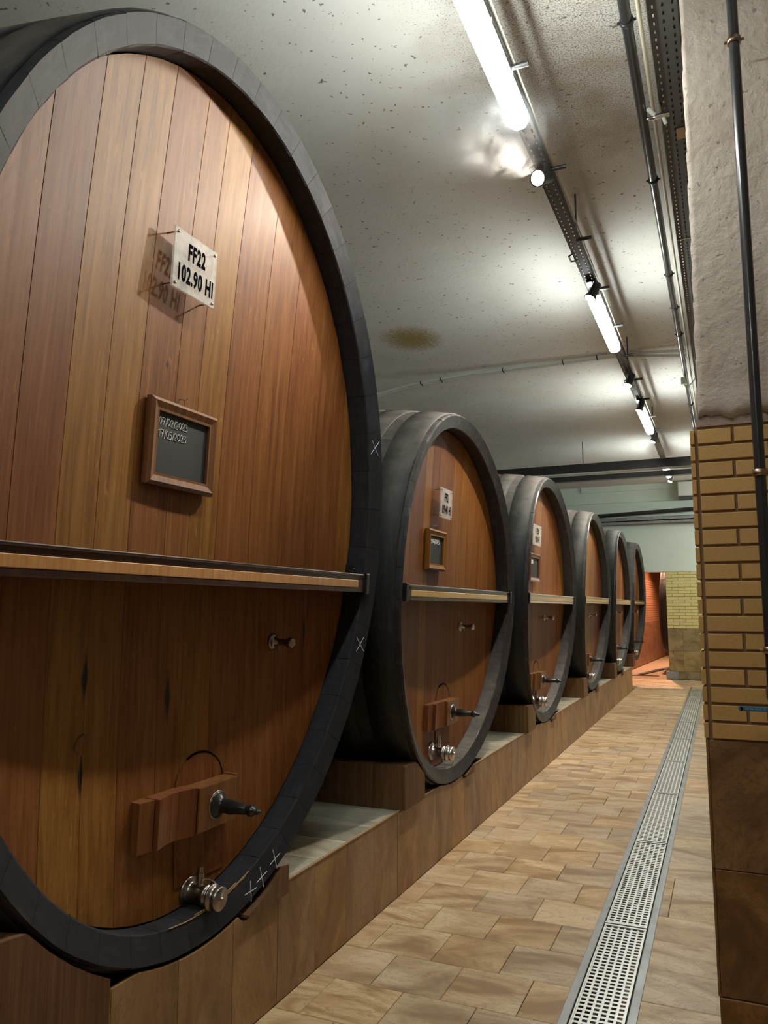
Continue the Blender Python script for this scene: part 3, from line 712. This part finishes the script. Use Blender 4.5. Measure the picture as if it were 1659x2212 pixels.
def add_chalkboard(c, root, u0, u1, v0, v1, texts, label, hh=.026, r=.0013, frame='frame', tilt=0.0):
    """framed chalkboard hung from a hook on the head; the board keeps the lean of the cask"""
    hx = c['hx']; zc = c['b']; um, vm = (u0 + u1) / 2, (v0 + v1) / 2; x = hx(um, zc + vm) + .012
    bpy.context.view_layer.update()
    loc = root.matrix_world @ Vector((x, um, zc + v0)) if False else Matrix.Translation(root.location) @ Matrix.Rotation(TILT, 4, 'Y') @ Vector((x, um, zc + v0))
    t = empty('chalkboard', loc, (tilt, TILT, 0)); tag(t, label, 'chalkboard', 'framed chalkboards hung on the casks')
    w_, h_ = (u1 - u0) / 2, v1 - v0; f = .042; m = MB()
    def rail(p, q, z0, z1):   # mitred frame moulding as four prisms
        pass
    out = [(-w_, 0), (w_, 0), (w_, h_), (-w_, h_)]; inn = [(-w_ + f, f), (w_ - f, f), (w_ - f, h_ - f), (-w_ + f, h_ - f)]; md = [(-w_ + .012, .012), (w_ - .012, .012), (w_ - .012, h_ - .012), (-w_ + .012, h_ - .012)]
    mi = [(-w_ + f - .009, f - .009), (w_ - f + .009, f - .009), (w_ - f + .009, h_ - f + .009), (-w_ + f - .009, h_ - f + .009)]
    vs_ = [(0, y, z) for y, z in out] + [(.020, y, z) for y, z in out] + [(.030, y, z) for y, z in md] + [(.022, y, z) for y, z in mi] + [(.022, y, z) for y, z in inn] + [(.008, y, z) for y, z in inn]
    fs = [(3, 2, 1, 0)]
    for l in range(5):
        for i in range(4): j = (i + 1) % 4; fs.append((l * 4 + i, l * 4 + j, l * 4 + 4 + j, l * 4 + 4 + i))
    m.add(vs_, fs); m.build('frame', frame, t)
    m = MB(); m.box(.004, .010, -w_ + f, w_ - f, f, h_ - f); m.build('slate', 'slateboard', t)
    if texts:
        z = h_ - f - .018 - hh
        mm = MB()
        for tx in texts:
            q = writing(tx, .0112, (-w_ + f + .012, z), hh, r); mm.add(q.v, q.f, True); z -= hh * 1.65
        mm.build('chalk_writing', 'chalk', t)
    m = MB(); m.tube([(.004, -.012, h_ - .004), (.010, -.003, h_ + .026), (.004, .012, h_ - .004)], .0012, 5); m.tube([(-.014, -.006, h_ + .030), (.014, -.002, h_ + .026), (.018, .006, h_ + .034)], .0022, 6); m.build('hook', 'brass', t)
    return t

LBL = ['largest oval wine cask in the foreground with plate FF22 and crossbar', 'round wine cask with plate FF21, second in the row', 'third wine cask in the row with crossbar tinted by lamp sheen and chalkboard',
       'fourth wine cask in the row, brownish head and crossbar tinted by lamp sheen', 'fifth wine cask, last but one before the end of the plinth', 'smallest looking wine cask at the far end of the row']
b1 = [-.985, -.80, -.615, -.448, -.288, -.10, .03, .19, .40, .60, .82, 1.02]
b2 = [-.93, -.68, -.44, -.30, -.168, .12, .28, .453, .70, .90]
roots = []
for k, c in enumerate(CASKS):
    mats = ('oak1' if k == 0 else 'oak', 'stave1' if k == 0 else 'stave', 'lamp_sheen' if k in (2, 3, 4) else 'darkwood')
    jit = [x + random.uniform(-.05, .05) for x in b2] if k > 1 else b2
    root = make_cask(c, 50 if k == 0 else 44, b1 if k == 0 else jit, mats)
    tag(root, LBL[k], 'cask', 'wine casks lying in a row on the plinth'); roots.append(root)
c = CASKS[0]; r = roots[0]
add_fittings(r, c, .158, -1.140, .085, -1.425, .585, -.580, 'short', 1.0, 'dark_chrome')
add_plate(r, c, -.244, -.004, .648, .862, ['FF22', '102.90 Hl'], .080)
add_chalkboard(c, r, -.255, .112, -.030, .268, ['07/02/2023', '17/05/2023'], 'framed chalkboard with two chalked dates on the largest foreground cask')
m = MB(); x = c['hx'](-.452, c['b'] - .845); m.lathe([(0, .030), (.004, .030), (.005, .028)], 20, (x, -.452, c['b'] - .845)); m.build('bung', 'redwood', r)
# chalk crosses on the rim
def cross(u, v, s, rot, root, c):
    zc = c['b']; a, b = c['a'], c['b']; m = MB()
    for an in (rot, rot + 1.25):
        pts = []
        for t in (-1, -.4, .3, 1):
            y = u + s * t * math.cos(an); z = v + s * t * math.sin(an); th = math.atan2(z / b, y / a); rr_ = math.hypot(y / a, z / b)
            ins = (1 - rr_) * (a * math.cos(th) ** 2 + b * math.sin(th) ** 2); pts.append((gx(math.sin(th)) - max(0, min(.03, ins * .33)) + .0015, y, zc + z))
        m.tube(pts, .0016, 4)
    m.build('chalk_mark', 'chalk', root)
for (u, v, s, rot) in ((1.135, .345, .042, .95), (1.075, -.600, .040, .9), (.460, -1.400, .034, .4), (.375, -1.442, .034, .35), (.305, -1.472, .034, .1)): cross(u, v, s, rot, r, c)
m = MB()
for off, a0, a1 in ((.088, -97, -73), (.094, -90, -77), (.084, -86, -74)):
    m.tube([(gx(math.sin(math.radians(t))) - .026 + random.uniform(-.001, .001), (c['a'] - off) * math.cos(math.radians(t)), c['b'] + (c['b'] - off) * math.sin(math.radians(t))) for t in range(a0, a1)], .0022, 5)
tag(m.build('worn_edge', 'trimstrip', r), 'bare pale wood where the black rim paint has chipped')
c = CASKS[1]; r = roots[1]
add_fittings(r, c, .07, -.765, -.16, -.985, .385, -.215, 'long')
add_plate(r, c, -.255, -.03, .492, .688, ['FF21', '89.40 Hl'], .075)
add_chalkboard(c, r, -.395, -.060, .150, .410, ['19/06/2023'], 'framed chalkboard with one chalked date on the second cask', .030, .0024, 'oak')
c = CASKS[2]; r = roots[2]
add_fittings(r, c, .02, -.800, -.20, -.98, .36, -.20, 'long')
add_plate(r, c, -.47, -.12, .50, .70, ['FF20', '90.10 Hl'], .075)
add_chalkboard(c, r, -.47, -.04, .155, .425, ['13/06'], 'framed chalkboard with small chalk writing on the third cask', .040, .004)
for k in (3, 4, 5): add_fittings(roots[k], CASKS[k], .05, -.78, -.12, -.985, .36, -.20, 'long')

# a cask of the next row, its rim just showing past the pilaster
c6 = dict(y=20.75, z=1.72, a=1.25, b=1.25, bar=0)
rc = make_cask(c6, 40, b2, ('oak', 'stave', 'darkwood')); rc.location = (-1.46, 20.75, .46); rc.rotation_euler = (0, -TILT, PI)
rc.location.x = -1.46; tag(rc, 'dark cask rim showing beyond the opening beside the yellow brick pilaster', 'cask')

# ---- support blocks under the casks
def support(y0, y1, side, k, x1, z0, z1, label):
    c = CASKS[k]; m = MB(); n = 8; poly = [(y0, z0), (y1, z0)]
    tops = []
    for i in range(n + 1):
        y = y1 + (y0 - y1) * i / n; dy = (y - c['y']) / (c['a'] + .020)
        zt = c['z'] + .01 - (c['b'] + .020) * math.sqrt(max(0, 1 - dy * dy)) - .006; tops.append((y, min(z1, max(z0 + .008, zt))))
    n_ = len(poly + tops); fr = poly + tops
    back = poly + [(y, min(zt, max(z0 + .01, c['z'] + .04 - (c['b'] + .10) * math.sqrt(max(0, 1 - ((y - c['y']) / (c['a'] + .10)) ** 2)) - .006))) for y, zt in tops]
    m.add([(-1.74 if side == 'R' else -2.38, y, z) for y, z in back] + [(x1, y, z) for y, z in fr], [tuple(range(n_))[::-1], tuple(range(n_, 2 * n_))] + [(i, (i + 1) % n_, n_ + (i + 1) % n_, n_ + i) for i in range(n_)])
    o = m.build('support_block', 'block'); tag(o, label, 'wooden block', 'wooden blocks wedged under the casks'); return o
names = ['the largest foreground cask', 'the second cask', 'the third cask', 'the fourth cask', 'the fifth cask', 'the farthest cask']
for (y0, y1, s_, k) in blocks:
    if k == 5 and s_ == 'R': continue
    if k == 0 and s_ == 'L': o = support(y0 + .0, y1, s_, k, -1.60, .20, .72, 'heavy wooden block under the near left flank of ' + names[k])
    elif s_ == 'L': support(y0, y1, s_, k, -1.615, .433, .66, 'wooden block under the near flank of ' + names[k])
    else: support(y0, y1, s_, k, -1.628, .392, .50, 'wooden wedge under the far side of ' + names[k])

# ================================================================== LIGHT FITTINGS
ZL = 3.75; XL = -.785
rl = empty('cable_rail', (XL, 2, 3.86)); tag(rl, 'dark perforated rail on the ceiling carrying the lamps', 'rail')
m = perforated(-.040, .040, -.6, 10.8, 0, .003, 2, 210, .16, .5); m.box(-.040, -.037, -.6, 10.8, 0, .04); m.box(.037, .040, -.6, 10.8, 0, .04)
m.build('channel', 'rail', rl)
m = MB(); m.tube([(.052, -.6, .03), (.050, 5, .03), (.054, 10.8, .03)], .004, 6); m.build('cable', 'cream', rl)
for y in (3.12, 3.99, 4.87, 5.72, 6.56, 7.40, 8.24, 9.08, 9.95, 10.74): MB().cyl((.02, y - 2, .005), (.115, y - 2, .005), .0125, 12).build('rail_peg', 'blackplastic', rl)
for y in (4.0, 5.15, 7.2, 8.3): 
    m = MB(); m.tube([(-.035, y - 2 - .10, .002), (-.065, y - 2 - .08, -.004), (-.065, y - 2, -.006), (-.03, y - 2 + .02, .002)], .006, 6); m.build('cable_clip', 'blackplastic', rl)
for y in (2.5, 5.0, 8.0, 11.0): MB().cyl((0, y - 2, .04), (0, y - 2, .39), .006, 8).build('hanger', 'rail', rl)
r2 = MB(); r2.box(-.04, .04, 13.06, 14.8, 3.86, 3.863); r2.box(-.04, -.037, 13.06, 14.8, 3.86, 3.9); r2.box(.037, .04, 13.06, 14.8, 3.86, 3.9); r2 = r2.build('cable_rail', 'rail'); r2.location.x = XL; tag(r2, 'short dark rail holding the farthest lamps beyond the ducts', 'rail')
def tube_lamp(y0, y1, label, X=XL):
    t = empty('fluorescent_lamp', (X, (y0 + y1) / 2, ZL)); tag(t, label, 'ceiling lamp', 'fluorescent lamps along the ceiling rail'); h = (y1 - y0) / 2
    m = MB(); m.box(-.040, .040, -h, h, .066, .100); m.build('housing', 'whiteplastic', t)
    w_ = .046; pr = [(-w_, .068), (-w_, .030), (-.036, .010), (-.018, .0), (.018, .0), (.036, .010), (w_, .030), (w_, .068)]
    m = MB(); n = len(pr); ye = [-h + .0, -h + .03, h - .03, h]; vs_ = []
    for i, y in enumerate(ye):
        s_ = .8 if i in (0, 3) else 1.0
        vs_ += [(x * s_, y, .062 - (.062 - z) * s_) for x, z in pr]
    fs = [(i * n + k, i * n + k + 1, (i + 1) * n + k + 1, (i + 1) * n + k) for i in range(3) for k in range(n - 1)] + [tuple(range(n))[::-1], tuple(range(3 * n, 4 * n))]
    m.add(vs_, fs); m.build('diffuser', 'tube', t)
    for y in (-h * .6, -h * .1, h * .45):
        for x in (-.0485, .0485): MB().box(x - .0035, x + .0035, y, y + .03, .050, .075).build('clip', 'whiteplastic', t)
tube_lamp(2.20, 3.42, 'nearest fluorescent lamp, cut by the top edge of the photo'); tube_lamp(5.72, 6.95, 'second fluorescent lamp, between two spotlights')
tube_lamp(9.26, 10.50, 'third fluorescent lamp, before the mist at the far spotlight'); tube_lamp(13.06, 14.2, 'farthest fluorescent lamp, seen below the dark cross pipes')
tube_lamp(-1.3, -.05, 'fluorescent lamp behind the camera')
tube_lamp(14.6, 15.85, 'added fill lamp for the back wall, hidden by the near pillar', .9); tube_lamp(16.0, 17.2, 'second added fill lamp by the back wall, hidden by the pillar', 1.2)  # two unseen lamps added to brighten the back wall and pilaster
def spot(y, target, label, watts=1.0, x=XL, z=3.72, r=.036):
    p = Vector((x, y, z)); d = (Vector(target) - p).normalized(); t = empty('spotlight', p); tag(t, label, 'spotlight', 'black spotlights on the ceiling rail')
    m = MB(); m.lathe([(-.135, .020), (-.130, .030), (-.10, .032), (-.03, .034), (-.012, .042), (0, .044), (0.001, .038), (-.004, .037)], 20, (0, 0, 0), d); m.build('housing', 'blackplastic', t)
    m = MB(); m.lathe([(-.003, .037), (.003, .034), (.005, .015)], 20, (0, 0, 0), d); m.build('lens', 'bulb', t)
    b_ = -d * .10; m = MB(); m.tube([b_ + Vector((0, -.02, 0)), b_ + Vector((.0, -.03, .05)), Vector((0, b_.y - .02, .13))], .012, 8); m.box(-.02, .02, b_.y - .05, b_.y + .03, .115, .135); m.build('bracket', 'blackplastic', t)
    ld = bpy.data.lights.new('spot_beam', 'SPOT'); ld.energy = SPOT * watts; ld.color = (1.0, .88, .74); ld.spot_size = math.radians(78); ld.spot_blend = .75; ld.shadow_soft_size = .03
    lo = bpy.data.objects.new('spot_beam', ld); COL.objects.link(lo); lo.parent = t; lo.location = d * .02; lo.rotation_euler = d.to_track_quat('-Z', 'Y').to_euler()
spot(3.80, (-1.60, 1.5, 2.5), 'nearest spotlight, shining just beyond the first fluorescent lamp', 1.25)
spot(5.52, (-1.60, 4.9, 1.9), 'spotlight just before the second fluorescent lamp')
spot(7.92, (-1.60, 7.3, 1.6), 'third spotlight, just beyond the second fluorescent lamp')
spot(9.02, (-1.60, 8.6, 1.2), 'fourth spotlight, just before the third fluorescent lamp')
spot(10.82, (-1.60, 10.4, 1.7), 'fifth spotlight, in the mist beyond the third fluorescent lamp')
spot(14.40, (-1.60, 13.9, 1.7), 'farthest spotlight, under the farthest fluorescent lamp')
# the lit corridor beyond the opening
for (x, y, w_) in ((-1.45, 19.6, 650), (-1.1, 23.5, 700)):
    ld = bpy.data.lights.new('corridor_lamp', 'SPOT'); ld.energy = w_; ld.color = (1.0, .56, .36); ld.spot_size = math.radians(130); ld.spot_blend = .6; ld.shadow_soft_size = .06
    lo = bpy.data.objects.new('corridor_lamp', ld); COL.objects.link(lo); lo.location = (x, y, 3.5); lo.rotation_euler = (0, math.radians(-14), 0)

# ================================================================== SERVICES
def run(name, pts, r, mat, label, cat, clamps=(), clamp_mat='blackplastic', n=12):
    m = MB(); m.tube(pts, r, n); o = m.build(name, mat); tag(o, label, cat)
    for p, d in clamps:
        q = MB(); d = Vector(d).normalized(); q.lathe([(-.012, r + .001), (-.012, r + .006), (.012, r + .006), (.012, r + .001)], 14, p, d)
        s_ = Vector((1, 0, 0)) if abs(d.x) < .9 else Vector((0, 1, 0)); pp_ = Vector(p)
        q.cyl(pp_ - s_ * (r + .016), pp_ + s_ * (r + .016), .006, 8); q.cyl(pp_ + Vector((0, 0, r if abs(d.z) < .9 else 0)), pp_ + (Vector((0, 0, 4.25 - pp_.z)) if abs(d.z) < .9 else Vector((0, .10, 0))), .004, 6)
        q.build('clamp', clamp_mat, o)
    return o
run('ceiling_pipe', [(-.271, -2, 4.10), (-.274, 2, 4.10), (-.277, 6, 4.10), (-.283, 12.6, 4.10)], .0245, 'blackpipe', 'glossy black pipe clamped below the ceiling beside the cable tray', 'pipe',
    [((-.275, y, 4.10), (0, 1, 0)) for y in (3.34, 4.75, 6.22, 6.96, 7.68, 10.44)])
run('conduit', [(-.217, -2, 4.09), (-.219, 5, 4.09), (-.227, 12.6, 4.09)], .0095, 'cream', 'thin cream conduit along the left edge of the cable tray', 'conduit')
ct = empty('cable_tray', (-.124, 2, 4.12)); ct.scale = (1.10, 1.08, 1.0); tag(ct, 'long perforated grey cable tray running to the pillar', 'cable tray')
m = perforated(-.056, .056, -2, 9.9, 0, .002, 3, 238, .16, .42); m.box(-.058, -.056, -2, 9.9, 0, .05); m.box(.056, .058, -2, 9.9, 0, .05); m.build('tray_sheet', 'tray', ct)
m = MB(); m.box(-.060, -.057, -2, 9.9, -.004, .006); m.build('edge_lip', 'steel', ct)
m = MB(); m.box(-.03, .045, -1.4, 9.5, .004, .03); m.build('cable', 'blackplastic', ct)
for y in (1.0, 3.4, 6.2): MB().box(-.06, .06, y, y + .012, -.006, .0).build('tray_bracket', 'steel', ct)
m = MB(); m.bev(.005, .045, 2.12, 2.21, -.012, -.002, .002); m.build('cork_pad', 'trimstrip', ct)
# cross conduits
for i, (dz, dy) in enumerate(((0, 0), (-.004, .055))):
    m = MB(); m.tube([(-4.58, 8.45 + dy, 3.80 + dz), (-3.86, 8.45 + dy, 4.09 + dz), (-3.32, 8.45 + dy, 4.172 + dz), (-2.6, 8.45 + dy, 4.21 + dz), (-1.09, 8.45 + dy, 4.225 + dz), (-.90, 8.45 + dy, 4.225 + dz), (-.25, 8.45 + dy * 3, 4.175 + dz)], .017, 10)
    o = m.build('cross_conduit', 'whiteplastic'); tag(o, ['nearer', 'farther'][i] + ' of two white conduits crossing the ceiling above the second cask', 'conduit', 'pair of white conduits across the ceiling')
    for x in (-3.2, -2.95, -2.2, -1.52, -1.15):
        m = MB(); z = 4.172 + dz + ((x + 3.32) * .053 if x < -2.6 else .038 + (x + 2.6) * .01); m.lathe([(-.006, .021), (.006, .021)], 10, (x, 8.45 + dy, z)); m.build('strap', 'blackplastic', o)
# vertical pipe on the pillar
vp = run('vertical_pipe', [(.140, 3.10, 4.25), (.140, 3.10, .9)], .0195, 'blackpipe', 'black vertical water pipe fixed in front of the brick pillar', 'pipe', [((.140, 3.10, z), (0, 0, 1)) for z in (3.70, 1.99, 1.355)], 'brass')
m = MB(); m.tube([(.14, 3.10, 3.93), (.10, 3.10, 3.96), (.03, 3.08, 3.955), (-.02, 3.06, 3.95)], .02, 10); m.build('elbow', 'blackpipe', vp)
m = MB(); m.lathe([(0, .022), (.01, .027), (.05, .027), (.06, .022)], 12, (.142, 3.10, 1.10), (0, 0, 1)); m.lathe([(0, .022), (.01, .026), (.04, .026), (.05, .021)], 12, (.142, 3.10, 1.18), (0, 0, 1)); vb = m.build('ball_valve', 'chrome', vp)
m = MB(); m.bev(.03, .118, 3.075, 3.085, 1.143, 1.158, .002, 'y'); m.lathe([(0, .0075), (.010, .0075)], 12, (.032, 3.075, 1.1505), (0, 1, 0)); h_ = m.build('handle', 'blue', vb)
m = MB(); m.box(.118, .150, 3.077, 3.083, 1.145, 1.156); m.build('handle_stem', 'chrome', vb)
me = text_mesh('handle_print', ['BRITNA 77519  CE'], .009, 1.0)
for v in me.vertices: v.co = (v.co.y * .82, 0, v.co.z * .8)
meshobj('handle_print', me, 'whiteplastic', vb, (.079, 3.0742, 1.1505))
# mist nozzle and mist
nz_ = empty('mist_nozzle', (-.180, 4.03, 4.05)); tag(nz_, 'small brass and white mist nozzle hanging from the cable tray', 'nozzle')
m = MB(); m.lathe([(0, .012), (.03, .012), (.035, .008), (.05, .008)], 12, (-.02, 0, 0), (-1, .2, .1)); m.cyl((.04, 0, 0), (-.03, 0, 0), .014, 12); m.cyl((0, 0, 0), (0, 0, .08), .006, 8); m.build('nozzle_body', 'chrome', nz_)
m = MB(); m.cyl((-.03, .0, .01), (-.065, -.02, .045), .013, 10); m.cyl((.01, 0, -.01), (.02, .02, -.04), .010, 10); m.build('valve_cap', 'whiteplastic', nz_)
def puff(name, loc, r, mat, label, rot=(0, 0, 0)):
    m = MB(); nu, nv = 16, 9; vs_ = []
    for j in range(nv + 1):
        for i in range(nu): ph = PI * j / nv; th = 2 * PI * i / nu; vs_.append((r[0] * math.sin(ph) * math.cos(th), r[1] * math.sin(ph) * math.sin(th), r[2] * math.cos(ph)))
    m.add(vs_, [(j * nu + i, (j + 1) * nu + i, (j + 1) * nu + (i + 1) % nu, j * nu + (i + 1) % nu) for j in range(nv) for i in range(nu)], True)
    o = m.build(name, mat); o.location = loc; o.rotation_euler = rot; tag(o, label, 'mist', kind='stuff')
puff('mist', (-1.02, 3.52, 3.84), (.50, .36, .20), mist('mist_cloud', 13.0, (.95, .98, 1.0), 1.3, (.50, .36, .20)), 'cloud of white mist drifting around the end of the nearest lamp')
puff('mist_jet', (-.46, 3.85, 4.0), (.30, .06, .045), mist('mist_jet', 14.0, (1, .98, .95), 4.1, (.30, .06, .045)), 'thin jet of mist blowing from the nozzle towards the lamp')
puff('mist', (-.72, 11.45, 3.74), (.26, .35, .14), mist('mist_far', 30.0, (1, .90, .82), 7.7, (.26, .35, .14)), 'pinkish puff of mist beyond the fifth spotlight')
# small detector box with cable
db = empty('sensor_box', (-.30, 9.1, 4.03)); tag(db, 'small white sensor box with loose cream cable beside the black pipe', 'sensor')
MB().bev(-.03, .03, -.03, .03, -.04, .04, .004).build('box', 'whiteplastic', db)
m = MB(); m.tube([(.0, 0, -.04), (.04, 0, -.10), (.05, .0, -.06), (.09, 0, -.02), (.12, 0, .02)], .006, 6); m.build('cable', 'cream', db)
# dark pipes crossing in front of the back bay, with hangers
for i, (y, z0, z1, lb) in enumerate(((12.9, 3.73, 3.875, 'upper thick black duct crossing below the ceiling at the far bay'), (12.95, 3.60, 3.685, 'lower black duct crossing below the ceiling at the far bay'))):
    m = MB(); m.bev(-4.55, 3.5, y, y + .12, z0, z1, .006); o = m.build('cross_duct', 'blackpipe'); tag(o, lb, 'duct', 'black ducts crossing the far bay')
    if i == 0:
        for x in (-2.04, -3.8, .4): MB().cyl((x, y + .03, z1 - .13), (x, y + .03, 4.25), .008, 8).build('hanger', 'rail', o)
m = MB(); m.cyl((-4.5, 12.89, 3.708), (3.4, 12.89, 3.708), .018, 10); tag(m.build('white_conduit', 'whiteplastic'), 'white conduit running between the two black ducts', 'conduit')
# pipes on the back wall, air conditioner
o = run('wall_pipe', [(-4.5, 17.9, 3.50), (3.4, 17.9, 3.78)], .040, 'blackpipe', 'dark pipe running along the pale green back wall', 'pipe', [])
m = MB(); m.bev(-4.5, 3.4, 17.80, 17.99, 3.43, 3.50, .01); m.bev(-4.5, 3.4, 17.84, 17.99, 3.36, 3.415, .008); o = m.build('wall_duct', 'frame_steel'); tag(o, 'grey metal trunking below the dark pipe on the back wall', 'duct'); 
ac = empty('air_conditioner', (-.40, 17.9, 4.0)); tag(ac, 'white wall air conditioner at the top right of the back wall', 'air conditioner')
MB().bev(-.42, .40, -.20, .1, -.10, .22, .02, 'y').build('body', 'whiteplastic', ac); MB().box(-.40, .38, -.19, .05, -.16, -.105).build('outlet_flap', 'rail', ac)
